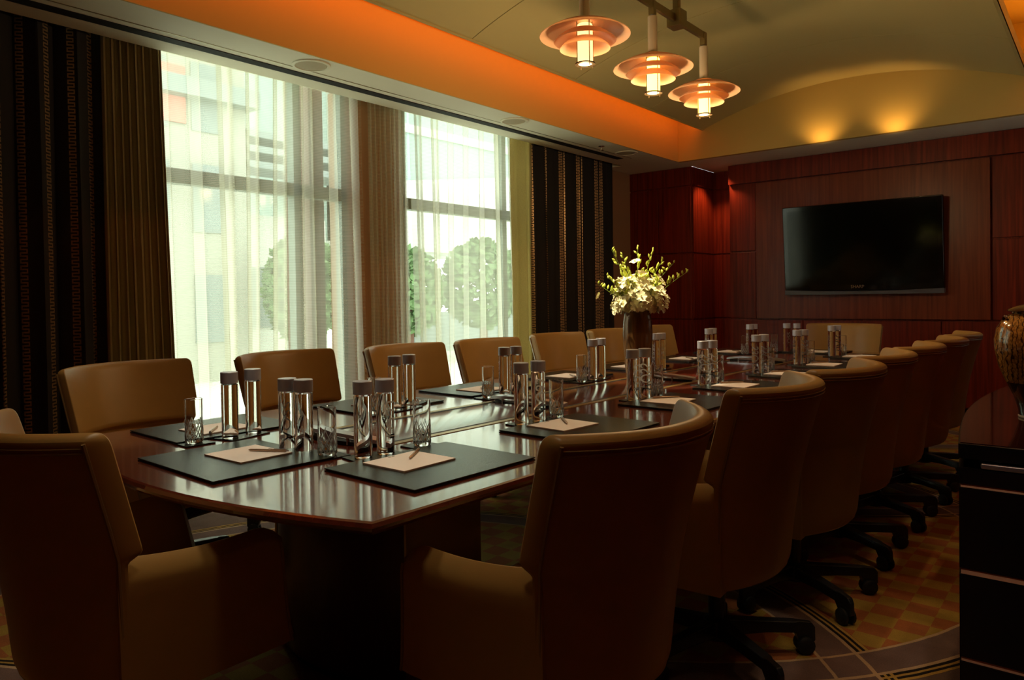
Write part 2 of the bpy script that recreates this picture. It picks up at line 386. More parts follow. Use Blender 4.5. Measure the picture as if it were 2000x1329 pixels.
struct(MB().box(RX0, RX0+.012, RY0, RY1, ZC, 3.42).build('wall_recess_left', M['endwall']))
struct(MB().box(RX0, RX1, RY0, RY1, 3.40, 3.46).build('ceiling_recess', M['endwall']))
# floating barrel vault with lips
xa, xb, zs = -3.35, -.53, 2.955; cx = (xa+xb)/2; hc = (xb-xa)/2; rise = .265; RR = (hc*hc+rise*rise)/(2*rise)
def vz(x): return zs + math.sqrt(RR*RR-(x-cx)**2) - (RR-rise)
seams = [RY0+.02, .0+1.25, 2.44, 3.669, 4.90, 6.13, RY1]
v = MB()
for a, b in zip(seams[:-1], seams[1:]):
    n = 40; vs = []; fs = []
    for i in range(n+1):
        x = lerp(xa, xb, i/n); z = vz(x)
        vs += [(x, a+.004, z), (x, b-.004, z), (x, a+.004, z+.02), (x, b-.004, z+.02)]
    for i in range(n):
        p = 4*i; q = p+4
        fs += [(p, p+1, q+1, q), (p+2, q+2, q+3, p+3), (p, q, q+2, p+2), (p+1, p+3, q+3, q+1)]
    fs += [(0, 2, 3, 1), (4*n, 4*n+1, 4*n+3, 4*n+2)]
    v.add(vs, fs)
ob = v.build('ceiling_vault', M['vault'], smooth=False); struct(ob)
fs = MB(); n = 40
for i in range(n):
    xA, xB = lerp(xa, xb, i/n), lerp(xa, xb, (i+1)/n); zA, zB = vz(xA)+.008, vz(xB)+.008
    fs.add([(xA, RY0+.02, zA), (xB, RY0+.02, zB), (xB, RY1, zB), (xA, RY1, zA), (xA, RY0+.02, zA+.004), (xB, RY0+.02, zB+.004), (xB, RY1, zB+.004), (xA, RY1, zA+.004)],
           [(0, 3, 2, 1), (4, 5, 6, 7), (0, 1, 5, 4), (2, 3, 7, 6)])
struct(fs.build('ceiling_vault_joints', M['pend_bar']))
struct(MB().box(xa, xa+.02, RY0+.02, RY1, zs-.001, 3.06).build('trim_1', M['vault']))
struct(MB().box(xb-.02, xb, RY0+.02, RY1, zs-.001, 3.06).build('trim_2', M['vault']))
# window wall: pier and ends
struct(MB().box(XL-.2, XL+.02, 3.47, 4.03, 0, ZC+.14).build('wall_window_pier', M['pier']))
struct(MB().box(XL-.2, XL+.02, Y0, 1.4, 0, ZC+.14).box(XL-.2, XL+.02, 5.9, 7.7, 0, ZC+.14).build('wall_left', M['pier']))
struct(MB().box(XL-.62, XL-.30, 3.36, 3.49, -.3, 3.4).build('trim_3', M['stone']))
struct(MB().box(XL-.2, XL+.02, 1.4, 3.47, -.05, .04).box(XL-.2, XL+.02, 4.03, 5.9, -.05, .04).build('trim_4', M['mullion']))
for k, (a, b, ms) in enumerate(((1.4, 3.47, (3.05,)), (4.03, 5.9, (5.325,)))):
    t = thing('window_%d' % (k+1), None, None, (0, 0, 0)); struct(t)
    f = MB(); f.box(-4.53, -4.45, a, b, 1.955, 2.045)
    for y in ms: f.box(-4.53, -4.45, y-.03, y+.03, .04, 2.8)
    f.box(-4.53, -4.45, a, a+.04, .04, 2.8).box(-4.53, -4.45, b-.04, b, .04, 2.8).box(-4.53, -4.45, a, b, .04, .1)
    f.build('window_frame', M['mullion'], t)
    MB().box(-4.50, -4.495, a, b, .04, 2.8).build('window_pane', M['pane'], t)
# right wall with an added, unseen opening for cool rim light, rear wall
w = MB(); w.box(XR, XR+.12, Y0, 6.6, 0, ZC).box(XR, XR+.12, 6.86, YW+.1, 0, ZC).box(XR, XR+.12, 6.6, 6.86, 2.3, ZC).box(XR, XR+.12, 6.6, 6.86, 0, 1.1)
struct(w.build('wall_right', M['veneer']))
t = struct(thing('window_3', None, None))
MB().box(XR+.02, XR+.08, 6.6, 6.615, 1.1, 2.3).box(XR+.02, XR+.08, 6.845, 6.86, 1.1, 2.3).box(XR+.02, XR+.08, 6.6, 6.86, 1.1, 1.12).box(XR+.02, XR+.08, 6.6, 6.86, 2.28, 2.3).build('window_frame', M['mullion'], t)
MB().box(XR+.05, XR+.055, 6.615, 6.845, 1.12, 2.28).build('window_pane', M['pane'], t)
struct(MB().box(XL-.3, XR+.2, Y0-.1, Y0, 0, 3.4).build('wall_back', M['veneer']))
# end wall of red veneer: left return, niche, main wall, header, rails
e = MB()
e.box(-4.62, -3.645, 7.65, 7.72, 0, ZC).box(-3.66, -3.645, 7.72, 8.23, 0, ZC).box(-3.66, -3.33, 8.23, 8.3, 0, ZC)
e.box(-3.33, -3.31, 7.95, 8.23, 0, ZC).box(-3.33, XR+.1, 7.955, 8.02, 0, ZC)
struct(e.build('wall_front', M['veneer']))
def vpan(name, m, x0, x1, z0, z1, y=7.953, d=.018): return struct(MB().box(x0, x1, y-d, y, z0, z1).build(name, m, bevel=.003))
g = .004; k = 4
TR = 0
for (x0, x1, z0, z1, d) in ((-3.33, XR, 2.44, ZC, .05),                                     # header
        (-3.33, -3.03, 1.695, 2.44, .018), (-3.33, -3.03, .945, 1.685, .018),
        (-.845, XR, 1.695, 2.44, .018), (-.845, XR, .945, 1.685, .018),
        (-3.33, -2.53, .12, .935, .018), (-2.53, -1.95, .12, .935, .018), (-1.95, -1.25, .12, .935, .018), (-1.25, -.55, .12, .935, .018), (-.55, XR, .12, .935, .018)):
    TR += 1; vpan('wall_front_veneer_%d' % TR, M['veneer'], x0+g, x1-g, z0+g, z1-g, d=d)
for (x0, x1, z0, z1) in ((-4.46, -4.06, .12, .935), (-4.06, -3.65, .12, .935), (-4.46, -4.06, .945, 1.685), (-4.06, -3.65, .945, 1.685), (-4.46, -4.06, 1.695, 2.44), (-4.06, -3.65, 1.695, 2.44), (-4.46, -3.65, 2.45, ZC)):
    TR += 1; vpan('wall_front_veneer_%d' % TR, M['veneer'], x0+g, x1-g, z0+g, z1-g, y=7.652)
for z0, z1 in ((.12, .935), (.945, 1.685), (1.695, 2.44), (2.45, ZC)):
    TR += 1; vpan('wall_front_veneer_%d' % TR, M['veneer'], -3.64+g, -3.335-g, z0+g, z1-g, y=8.232)
    struct(MB().box(-3.645, -3.632, 7.66, 8.21, z0+g, z1-g).build('wall_front_veneer_side_%d' % TR, M['veneer']))
struct(MB().box(-3.31, XR, 7.90, 7.955, 0, .115).box(-4.46, -3.64, 7.60, 7.65, 0, .115).build('baseboard_front', M['cab']))
vpan('wall_front_panel', M['panel'], -3.02, -.855, .95, 2.43, y=7.953, d=.045)

# ceiling fittings
tag(MB().box(-4.032, -3.956, Y0, 6.69, ZC-.004, ZC-.0005).build('linear_air_slot', M['black']), 'long black linear air slot in the soffit above the curtains', 'air vent')
struct(MB().box(-3.897, -3.889, Y0, 6.75, ZC-.002, ZC+.002).build('trim_5', M['pend_bar']))
for i, (x, y, lab) in enumerate(((-3.786, 2.708, 'round cream ceiling speaker above the nearer window, left of the pier'), (-3.767, 4.649, 'round cream ceiling speaker above the farther window'), (-3.78, 6.45, 'round cream ceiling speaker in the dim corner beside the sprinkler'))):
    t = thing('ceiling_speaker', lab, 'ceiling speaker', (x, y, ZC), 0, 'soffit speakers')
    MB().lathe([(.115, -.001), (.115, -.007), (.098, -.009), (.096, -.003)], 36).build('rim', M['soffit'], t, smooth=False)
    MB().lathe([(.095, -.002), (.094, -.006), (.0, -.009)], 36, cap1=False).build('grille', M['grille'], t)
t = thing('fire_sprinkler', 'small chrome fire sprinkler under the soffit near the orange corner', 'sprinkler', (-3.78, 5.99, ZC))
MB().lathe([(.03, -.001), (.03, -.006), (.012, -.01)], 20).build('escutcheon', M['chrome'], t)
MB().tube([(0, 0, -.008), (0, 0, -.04)], .006, 10).lathe([(.02, -.04), (.02, -.043)], 12).build('head', M['chrome'], t)

# ------------------------------------------------------------------ curtains
def curtain(name, m, y0, y1, x, z0, z1, folds, amp, seed, label, cat, group=None, solid=.004, top=.8, over=None, ypath=None):
    rnd = random.Random(seed); n = folds*14; nv = 26
    ph = [0]; 
    for i in range(n): ph.append(ph[-1] + 2*PI/14*(.6+.8*rnd.random() if i % 7 == 0 else 1.0))
    am = [amp*(.55+.75*rnd.random()) for _ in range(folds+3)]
    vs = []; fs = []; uvs = []
    arc = 0; px = None
    for i in range(n+1):
        u = i/n; k = min(int(u*folds), folds+1); fr = u*folds-k
        a = lerp(am[k], am[k+1], fr)
        y = lerp(y0, y1, u) + (over*am[k] if over else .25*a)*math.sin(2*ph[i])
        if px is not None: arc += math.hypot(a*math.sin(ph[i])-px[0], y-px[1])
        px = (a*math.sin(ph[i]), y)
        for j in range(nv+1):
            t_ = j/nv; z = lerp(z0, z1, t_)
            aa = a*(1-(1-top)*t_**3) * (1+.12*math.sin(3.1*t_+k))
            dy = (ypath(u, t_) if ypath else 0)
            vs.append((x+aa*math.sin(ph[i]+.25*math.sin(2.2*t_+k*1.7)*(1-t_)), y+dy, z)); uvs.append((arc, z))
    for i in range(n):
        for j in range(nv):
            p = i*(nv+1)+j; fs.append((p, p+nv+1, p+nv+2, p+1))
    mb = MB(); mb.v = vs; mb.f = fs
    me = mb.mesh(name, m, True); ul = me.uv_layers.new(name='UVMap')
    for lp in me.loops: ul.data[lp.index].uv = uvs[lp.vertex_index]
    o = bpy.data.objects.new(name, me); COL.objects.link(o)
    if solid:
        s_ = o.modifiers.new('s', 'SOLIDIFY'); s_.thickness = solid
    if label: tag(o, label, cat, group)
    return o
t = thing('window_drape', 'dark patterned full-length drape with taupe edge left of the windows', 'curtain', (0, 0, 0), 0, 'long drapes')
for a in (curtain('patterned_panel', M['drape_dark'], -1.1, 1.70, -4.27, .01, ZC+.12, 15, .055, 3, None, None),
          curtain('lining_edge', M['lining'], 1.68, 2.03, -4.25, .01, ZC+.12, 8, .020, 8, None, None, ypath=lambda u, t_: .07*u*(1-t_)**1.2-.02*u)):
    a.parent = t
t = thing('window_drape', 'dark patterned full-length drape with golden edge beside the far wall', 'curtain', (0, 0, 0), 0, 'long drapes')
for a in (curtain('lining_edge', M['lining_gold'], 5.20, 5.50, -4.25, .01, ZC+.12, 2, .035, 12, None, None, ypath=lambda u, t_: (-.05*(1-u)*(1-t_)+.02*math.sin(5*t_)*(1-u)), top=.6),
          curtain('patterned_panel', M['drape_dark'], 5.48, 6.95, -4.27, .01, ZC+.12, 9, .050, 5, None, None)):
    a.parent = t
curtain('sheer_curtain', M['sheer'], 1.95, 3.58, -4.365, .01, ZC+.12, 8, .030, 21, 'cream see-through sheer curtain over the nearer window', 'sheer curtain', 'sheer curtains', solid=0, over=1.05, ypath=lambda u, t_: .05*math.sin(9*u)*(1-t_))
curtain('sheer_curtain', M['sheer'], 3.62, 4.02, -4.365, .01, ZC+.12, 8, .03, 27, 'cream sheer curtain bunched in front of the brown pier between the windows', 'sheer curtain', 'sheer curtains', solid=0)
curtain('sheer_curtain', M['sheer'], 4.04, 5.42, -4.365, .01, ZC+.12, 7, .030, 34, 'cream see-through sheer curtain over the farther window', 'sheer curtain', 'sheer curtains', solid=0, over=1.05, ypath=lambda u, t_: .05*math.sin(8*u+1)*(1-t_))

# ------------------------------------------------------------------ table
TT = 0.74
TA = -.0285
def tw(x, y, z=0):                      # table frame to room
    c_, s_ = math.cos(TA), math.sin(TA)
    return (-1.98+c_*x-s_*y, 3.63+s_*x+c_*y, z)
tb = thing('conference_table', 'long polished mahogany conference table with curved ends and brass-lined centre', 'table', (-1.98, 3.63, 0), TA)
def outline(hw, yc, bul, n=18):
    pts = []
    for i in range(n+1):
        a = -1+2*i/n; pts.append((hw*a, -(yc+bul*(1-a*a))))
    for i in range(n+1):
        a = 1-2*i/n; pts.append((hw*a, yc+bul*(1-a*a)))
    return pts
def topring(ins, z): return [(x, y, z) for x, y in outline(.83-ins, 2.60-ins, .17)]
m_ = MB(); R_ = [topring(.03, TT-.034), topring(.012, TT-.030), topring(.002, TT-.020), topring(0, TT-.012), topring(.004, TT-.003), topring(.010, TT)]
m_.rings(R_); n = len(R_[0]); m_.f += [tuple(reversed(range(n))), tuple(range(5*n, 6*n))]
m_.build('tabletop', M['table'], tb, smooth=False)
# spine and strips
m_ = MB(); n = 14; vs = []; fs_ = []
for i in range(n+1):
    x = lerp(-.165, .165, i/n); z = TT+.001+.009*(1-(x/.165)**2); vs += [(x, -2.05, z), (x, 2.05, z), (x, -2.05, TT), (x, 2.05, TT)]
for i in range(n): p = 4*i; fs_ += [(p, p+4, p+5, p+1), (p, p+2, p+6, p+4), (p+1, p+5, p+7, p+3)]
m_.add(vs, fs_).build('spine', M['spine'], tb, smooth=True)
for s_ in (-1, 1):
    MB().box(s_*.174-.009, s_*.174+.009, -2.05, 2.05, TT, TT+.0015).build('groove', M['gap'], tb)
    MB().box(s_*.198-.014, s_*.198+.014, -2.05, 2.05, TT, TT+.002).build('brass_strip', M['brass'], tb)
MB().prism(outline(.55, 2.1, .1), TT-.09, TT-.034).build('apron', M['pedestal'], tb, bevel=.004)
for y in (-1.95, 0, 1.95):
    p = thing('pedestal', None, None); p.parent = tb; p.location = (0, y, 0)
    MB().prism(outline(.36, .16, .12, 14), 0.03, TT-.09).build('pedestal_body', M['pedestal'], p, bevel=.004)
    MB().prism(outline(.34, .15, .11, 14), 0, .03).build('plinth', M['cab'], p)
    [MB().box(a, a+.01, -.165, .165, .03, TT-.09).build('edge_strip', M['brass'], p) for a in (-.372, .362)]
for k, (y, lab) in enumerate(((-2.07, 'silver-arched cable hatch on the table centre nearest the camera'), (-1.08, 'silver-arched cable hatch in the table centre between the second and third settings'),
                              (.10, 'silver-arched cable hatch on the table beside the flower vase'), (1.43, 'silver-arched cable hatch toward the far end of the table centre'))):
    t = thing('cable_hatch', lab, 'cable hatch', tw(0, y, TT+.0105), TA, 'table cable hatches')
    MB().prism([(.19*math.cos(a*PI/12), .07*math.sin(a*PI/12)) for a in range(24)], -.009, .003).build('well', M['gap'], t)
    m_ = MB(); vs = []; fs_ = []; n = 20
    for i in range(n+1):
        a = lerp(-1, 1, i/n); x = .21*a; yy = -.075+.06*a*a; zt = .012+.020*(1-a*a)
        vs += [(x, yy, zt), (x, yy+.03, zt+.004), (x, yy, zt-.012), (x, yy+.03, zt-.012)]
    for i in range(n): p = 4*i; q = p+4; fs_ += [(p, q, q+1, p+1), (p, p+2, q+2, q), (p+2, p+3, q+3, q+2), (p+1, q+1, q+3, p+3)]
    fs_ += [(0, 1, 3, 2), (4*n, 4*n+2, 4*n+3, 4*n+1)]
    m_.add(vs, fs_).build('arch', M['silver'], t, smooth=False)
    for x in (-.1, .1): MB().tube([(x, -.055, -.008), (x, -.055, .022)], .005, 10).build('post', M['silver'], t)
    MB().box(-.12, .12, -.035, .045, .003, .006).build('socket_plate', M['silver'], t)

# ------------------------------------------------------------------ chairs
def make_chair():
    r = thing('conference_chair', 'x', 'chair')
    N_ = 24; zb, zt_ = .31, .945
    def prof(z, ins=0):
        t_ = max(0, min(1, (z-zb)/(zt_-zb))); w = lerp(.270, .31, t_**1.0) if z > .655 else lerp(.266, .288, (z-.33)/.325)
        yt = lerp(-.100, -.118, (z-.33)/.325) if z < .655 else lerp(-.118, -.195, (z-.655)/.29)
        yr = -.232-.118*t_**1.8; th = .056 if z > .66 else .02
        O = []; I = []
        def P_(s): return Vector((w*s, yt+(yr-yt)*(1-abs(s)**2.25), 0))
        for i in range(N_+1):
            s = -math.cos(PI*i/N_); a = P_(max(-1, s-.02)); b = P_(min(1, s+.02)); tg = (b-a).normalized(); nr = Vector((-tg.y, tg.x, 0))
            p = P_(s); O.append(Vector((p.x*(1-ins*.5/w), p.y+ins, z))); I.append(Vector((p.x*(1-ins*.5/w), p.y+th-ins, z)))
        tgL = (P_(-1)-P_(-.96)).normalized(); tgR = (P_(1)-P_(.96)).normalized(); e_ = max(0, .006-ins*.3)
        TL = (O[0]+I[0])/2+Vector((-e_, 0, 0)); TR_ = (O[-1]+I[-1])/2+Vector((e_, 0, 0))
        return O+[TR_]+I[::-1]+[TL]
    zs_ = [zb, .37, .45, .55, .64, .645, .661, .67, .74, .82, .89, .92]
    R_ = [prof(.33, .012), prof(.335, .004)]+[prof(z, .0) for z in zs_[1:]]
    for i_, q in enumerate(R_[0]): q.z = zb+.030*max(0, 1-abs(q.x)/.27)**.7
    for i_, q in enumerate(R_[1]): q.z = zb+.020+.030*max(0, 1-abs(q.x)/.27)**.7
    for a in (25, 50, 72, 88):
        z = .92+.025*math.sin(math.radians(a)); ring = prof(.93, .027*(1-math.cos(math.radians(a)))); 
        for q in ring: q.z = z
        R_.append(ring)
    mb = MB(); mb.rings(R_); n = len(R_[0]); o0 = (len(R_)-1)*n
    for base, flip in ((0, True), (o0, False)):
        for i in range(N_):
            q = (base+i, base+i+1, base+(2*N_+2-i-1), base+(2*N_+2-i)); mb.f.append(q[::-1] if flip else q)
        q = (base+N_, base+N_+1, base+N_+2); mb.f.append(q[::-1] if flip else q)
        q = (base+2*N_+2, base+2*N_+3, base); mb.f.append(q[::-1] if flip else q)
    mb.build('backrest', M['leather'], r, smooth=True, subd=1)
    pp = MB()
    for s in (0, N_): pp.tube([prof(z)[s]+Vector((0, -.001, 0)) for z in (.33, .42, .52, .6, .655, .72, .8, .88, .925)], .0046, 6)
    pp.tube([p+Vector((0, -.0005, 0)) for p in prof(.905)[0:N_+1]], .0034, 6)
    pp.tube([p+Vector((0, -.0005, 0)) for p in prof(.915)[0:N_+1]], .0018, 6)
    pp.build('piping', M['leather_edge'], r, smooth=True)
    for sd in (-1, 1):
        nq, np_ = 16, 12; O = []; I = []
        for i in range(nq+1):
            q = i/nq; zlo = .31; top = .652-.02*math.sin(PI*q*.95)-(.05*((q-.82)/.18)**2 if q > .82 else 0)
            for j in range(np_+1):
                p = j/np_; z = lerp(zlo, top, p); fr = .350-.060*p**.8
                y = lerp(-.122+.012*(1-p), fr, q)
                xc = .236+.016*p+.024*q*p-.008*(1-p)*q
                h = .036*math.sqrt(max(0, 1-(max(0, p-.80)/.20)**2)); h2 = .036*math.sqrt(max(0, 1-(max(0, q-.9)/.1)**2)); h = max(.0015, min(h, h2))
                O.append((sd*(xc+h), y, z)); I.append((sd*(xc-h), y, z))
        mb = MB(); w_ = np_+1; off = len(O); F = []
        for i in range(nq):
            for j in range(np_):
                a = i*w_+j; F.append((a, a+w_, a+w_+1, a+1)); F.append((off+a, off+a+1, off+a+w_+1, off+a+w_))
        for i in range(nq): a = i*w_; F.append((a, off+a, off+a+w_, a+w_)); a += np_; F.append((a, a+w_, off+a+w_, off+a))
        for j in range(np_): a = j; F.append((a, a+1, off+a+1, off+a)); a = nq*w_+j; F.append((a, off+a, off+a+1, a+1))
        if sd < 0: F = [f[::-1] for f in F]
        mb.add(O+I, F); mb.build('armrest', M['leather'], r, smooth=True)
        mb = MB(); mb.tube([Vector(O[(nq-1)*w_+j])+Vector((sd*.001, .004, 0)) for j in range(np_)], .0035, 6); mb.build('arm_piping', M['leather_edge'], r, smooth=True)
    MB().box(-.215, .215, -.115, .30, .35, .465).build('seat', M['leather'], r, bevel=.035, seg=4)
    MB().box(-.205, .205, -.10, .27, .295, .352).build('seat_pan', M['black_plastic'], r, bevel=.015)
    MB().lathe([(.055, .30), (.055, .27), (.028, .26), (.028, .13), (.045, .125), (.05, .07), (.04, .06)], 20).build('column', M['black_plastic'], r, smooth=True)
    for k in range(5):
        a = -PI/2+PI/5+2*PI*k/5; dx, dy = math.cos(a), math.sin(a); px_, py_ = -dy, dx
        def sec(rr, z0, z1, w): return [(dx*rr+px_*w, dy*rr+py_*w, z0), (dx*rr+px_*w*.8, dy*rr+py_*w*.8, z1), (dx*rr-px_*w*.8, dy*rr-py_*w*.8, z1), (dx*rr-px_*w, dy*rr-py_*w, z0)]
        mb = MB(); mb.rings([sec(.03, .075, .125, .028), sec(.16, .080, .118, .024), sec(.262, .076, .112, .022), sec(.274, .040, .112, .014), sec(.318, .036, .106, .014), sec(.332, .044, .088, .010)])
        mb.f += [(3, 2, 1, 0), (20, 21, 22, 23)]
        lg = mb.build('base_leg', M['black_plastic'], r, bevel=.004)
        c_ = MB()
        for s in (-1, 1):
            ring = []
            for (rr, o_) in ((.001, .008), (.022, .008), (.030, .012), (.030, .022), (.022, .028), (.001, .028)):
                ring.append([(dx*.296+px_*s*o_+dx*rr*math.cos(b), dy*.296+py_*s*o_+dy*rr*math.cos(b), .0305+rr*math.sin(b)) for b in [2*PI*i/16 for i in range(16)]])
            c_.rings(ring)
        c_.tube([(dx*.292, dy*.292, .03), (dx*.292, dy*.292, .075)], .008, 8)
        c_.build('caster', M['wheel'], lg, smooth=True)
    return r
chair0 = make_chair(); used = [False]
def place_chair(x, y, a, label, group='tan leather conference chairs'):
    o = chair0 if not used[0] else copy_tree(chair0)
    used[0] = True
    o.location = (x, y, 0); o.rotation_euler = (0, 0, a); o['label'] = label; o['group'] = group
ORD = ['nearest', 'second', 'third', 'fourth', 'fifth', 'sixth', 'farthest']
chair0_done = False
RC = [(-1.03, 1.463, 91.5), (-1.035, 2.33, 94), (-1.00, 3.0, 91), (-1.015, 3.66, 92), (-1.00, 4.31, 91), (-.98, 4.93, 92), (-.99, 5.60, 92)]
LC = [(-3.29, 1.49, -78.5), (-3.245, 2.27, -84), (-3.10, 2.975, -89), (-3.03, 3.64, -89), (-3.03, 4.43, -90), (-3.03, 5.18, -89.5), (-3.03, 5.88, -92)]
KID.clear()
labs = []
for k, (x, y, a) in enumerate(RC):
    lab = ['tan leather conference chair seen from behind, front of the cabinet-side row', None, None, None, None, None, 'tan leather chair at far end of the cabinet-side row, near the screen wall'][k] or 'tan leather conference chair, %s from the camera in the cabinet-side row' % ORD[k]
    labs.append((x, y, a, lab, 'chairs along the cabinet side'))
for k, (x, y, a) in enumerate(LC):
    lab = ['tan leather chair before the dark drape, nearest in the window-side row', None, None, None, None, 'tan leather chair left of the flower vase, before the far drape', 'tan leather chair half hidden behind the flower vase, last of window-side row'][k] or 'tan leather conference chair, %s from the camera in the window-side row' % ORD[k]
    labs.append((x, y, a, lab, 'chairs along the window side'))
labs.append((-1.965, .80, -1, 'large tan leather chair at the near table end, lower left corner', 'chairs at the table ends'))
labs.append((-1.82, 6.66, 183, 'tan leather chair at the far table end, under the screen', 'chairs at the table ends'))
for x, y, a, lab, gr in labs: place_chair(x, y, math.radians(a), lab, gr)

# ------------------------------------------------------------------ place settings
def text_mesh(s, size, depth=.0003):
    cu = bpy.data.curves.new('t', 'FONT'); cu.body = s; cu.size = size; cu.align_x = 'CENTER'; cu.align_y = 'CENTER'; cu.resolution_u = 3
    o = bpy.data.objects.new('t', cu); COL.objects.link(o); dg = bpy.context.evaluated_depsgraph_get()
    me = o.evaluated_get(dg).to_mesh(); vs = [v.co.copy() for v in me.vertices]; fs = [tuple(p.vertices) for p in me.polygons]
    o.evaluated_get(dg).to_mesh_clear(); bpy.data.objects.remove(o); bpy.data.curves.remove(cu)
    return vs, fs
def make_bottle():
    r = thing('water_bottle', 'x', 'bottle')
    R0 = .0275
    MB().lathe([(.0, .0035), (.018, .002), (R0-.004, .0), (R0-.001, .002), (R0, .006), (R0, .186), (R0-.004, .190), (.0, .190)], 40, cap0=False, cap1=False).build('bottle_body', M['water'], r, smooth=True)
    MB().lathe([(0, .191), (R0+.0012, .191), (R0+.0015, .192), (R0+.0015, .228), (R0, .230), (0, .230)], 40, cap0=False, cap1=False).build('cap', M['cap'], r, smooth=False)
    vs, fs = text_mesh('VOSS', .036)
    mb = MB(); out = []
    for v_ in vs:
        zz = .098+v_.x*1.5; a = v_.y/R0*.95
        out.append(((R0+.0006)*math.sin(a)*-1, -(R0+.0006)*math.cos(a), zz))
    mb.add(out, fs); mb.build('lettering', M['letter'], r)
    mb = MB()
    for i in range(7):
        for s in range(3):
            a = 2.2+i*.07; z0 = .06+s*.03
            mb.add([((R0+.0006)*math.cos(a+b_), (R0+.0006)*math.sin(a+b_), z0+dz) for b_, dz in ((0, 0), (.025, 0), (.025, .022-.003*(i % 3)), (0, .022-.003*(i % 3)))], [(0, 1, 2, 3)])
    mb.build('small_print', M['letter'], r)
    return r
def make_glass():
    r = thing('tumbler', 'x', 'glass'); R0 = .0275; H_ = .148
    MB().lathe([(0, .001), (R0-.003, .0), (R0, .004), (R0+.0005, .07), (R0+.001, H_-.001), (R0, H_), (R0-.0012, H_-.001), (R0-.0018, .07), (R0-.003, .016), (R0-.008, .012), (0, .011)], 40, cap0=False, cap1=False).build('tumbler_body', M['glass'], r, smooth=True)
    mb = MB()
    for d in (-1, 1):
        for k in range(11):
            a0 = 2*PI*k/11+.2*d; zt = .082 if k % 2 else .066; pts = []
            for i in range(9):
                t_ = i/8; a = a0+d*1.25*t_**.8; z = lerp(.008, zt, t_); pts.append(((R0+.0006)*math.cos(a), (R0+.0006)*math.sin(a), z))
            mb.tube(pts, [.0018-.0010*abs(i/8-.4) for i in range(9)], 4)
    for k in range(18):
        a = 2*PI*k/18; mb.tube([((R0+.0005)*math.cos(a), (R0+.0005)*math.sin(a), .005), ((R0+.0005)*math.cos(a+.05), (R0+.0005)*math.sin(a+.05), .030)], .0009, 4)
    mb.build('cut_pattern', M['cut'], r)
    return r
def make_blotter():
    r = thing('desk_blotter', 'x', 'desk pad')
    MB().box(-.235, .235, -.19, .19, 0, .0035).build('underside', M['blotter'], r, bevel=.001)
    MB().box(-.235, .235, -.19, .19, .0055, .0095).build('writing_surface', M['blotter'], r, bevel=.0015)
    MB().box(-.231, .231, -.186, .186, .0032, .006).build('core', M['gap'], r)
    return r
def make_pad():
    r = thing('notepad', 'x', 'notepad')
    MB().box(-.10, .10, -.0, .175, 0, .0035).build('sheets', M['paper_edge'], r)
    MB().box(-.10, .10, -.0, .175, .0035, .0045).build('top_sheet', M['paper'], r)
    MB().box(-.012, -.002, .163, .168, .0045, .0048).box(.002, .012, .163, .168, .0045, .0048).build('printed_mark', M['ink'], r)
    return r
def make_pen():
    r = thing('ballpoint_pen', 'x', 'pen')
    MB().tube([(-.065, 0, .0045), (-.058, 0, .0045), (-.01, 0, .0045), (.0, 0, .0045), (.06, 0, .0045)], [.001, .0035, .0042, .0042, .0042], 10).build('barrel', M['pen'], r, smooth=True)
    MB().tube([(.06, 0, .0045), (.068, 0, .0045)], .0026, 8).build('button', M['silver'], r)
    MB().tube([(.058, 0, .0095), (.02, 0, .0098)], .001, 6).build('clip', M['silver'], r)
    return r
def make_coaster(w, d, nm):
    r = MB().box(-w/2, w/2, -d/2, d/2, 0, .005).build('leather_coaster', M['blotter'], None, bevel=.001)
    return r
protos = dict(b=make_bottle(), g=make_glass(), l=make_blotter(), n=make_pad(), p=make_pen(), c1=make_coaster(.10, .10, 1), c2=make_coaster(.17, .10, 2))
pu = {k: False for k in protos}
def put(key, x, y, z, rz, label, cat, group):
    o = protos[key] if not pu[key] else copy_tree(protos[key])
    pu[key] = True; o.location = (x, y, z); o.rotation_euler = (0, 0, rz); o['label'] = label; o['category'] = cat; o['group'] = group
    return o
KID.clear()
rr_ = random.Random(5)
ZT = TT
def setting(cx_, cy_, ang, b1, b2, gl, where, grp, letters, penv, npx=-.035):
    c_, s_ = math.cos(ang), math.sin(ang)
    def w_(x, y): return (cx_+c_*x-s_*y, cy_+s_*x+c_*y)
    put('l', cx_, cy_, ZT, ang, 'black leather desk blotter, '+where, 'desk pad', 'desk blotters'+grp)
    nx, ny = w_(npx+rr_.uniform(-.006, .006), -.035+rr_.uniform(-.01, .01))
    na = ang+math.radians(rr_.uniform(-3, 3)); put('n', nx, ny, ZT+.0096, na, 'pale pink paper notepad on the blotter, '+where, 'notepad', 'notepads'+grp)
    px_, py_ = penv[0], penv[1]; qx, qy = w_(px_, py_)
    put('p', qx, qy, ZT+.0143, ang+penv[2], 'slim bronze pen lying on the notepad, '+where, 'pen', 'pens'+grp)
    mx_, my_ = (b1[0]+b2[0])/2, (b1[1]+b2[1])/2
    ca = math.atan2(b2[1]-b1[1], b2[0]-b1[0])
    cb = put('c2', mx_, my_, ZT+(.0097 if False else .0), ca, 'black leather coaster under two bottles, '+where, 'coaster', 'bottle coasters'+grp)
    put('c1', gl[0], gl[1], ZT, ang, 'square black leather coaster under the tumbler, '+where, 'coaster', 'tumbler coasters'+grp)
    dist = lambda b: math.hypot(b[0]-gl[0], b[1]-gl[1])
    for b, lt in zip((b1, b2), letters):
        w2 = 'closer to the tumbler' if dist(b) == min(dist(b1), dist(b2)) else 'away from the tumbler'
        put('b', b[0], b[1], ZT+.0051, lt, 'silver-capped water bottle %s, %s' % (w2, where), 'bottle', 'water bottles'+grp)
    put('g', gl[0], gl[1], ZT+.0051, rr_.uniform(0, 3), 'cut-glass tumbler, '+where, 'glass', 'tumblers'+grp)
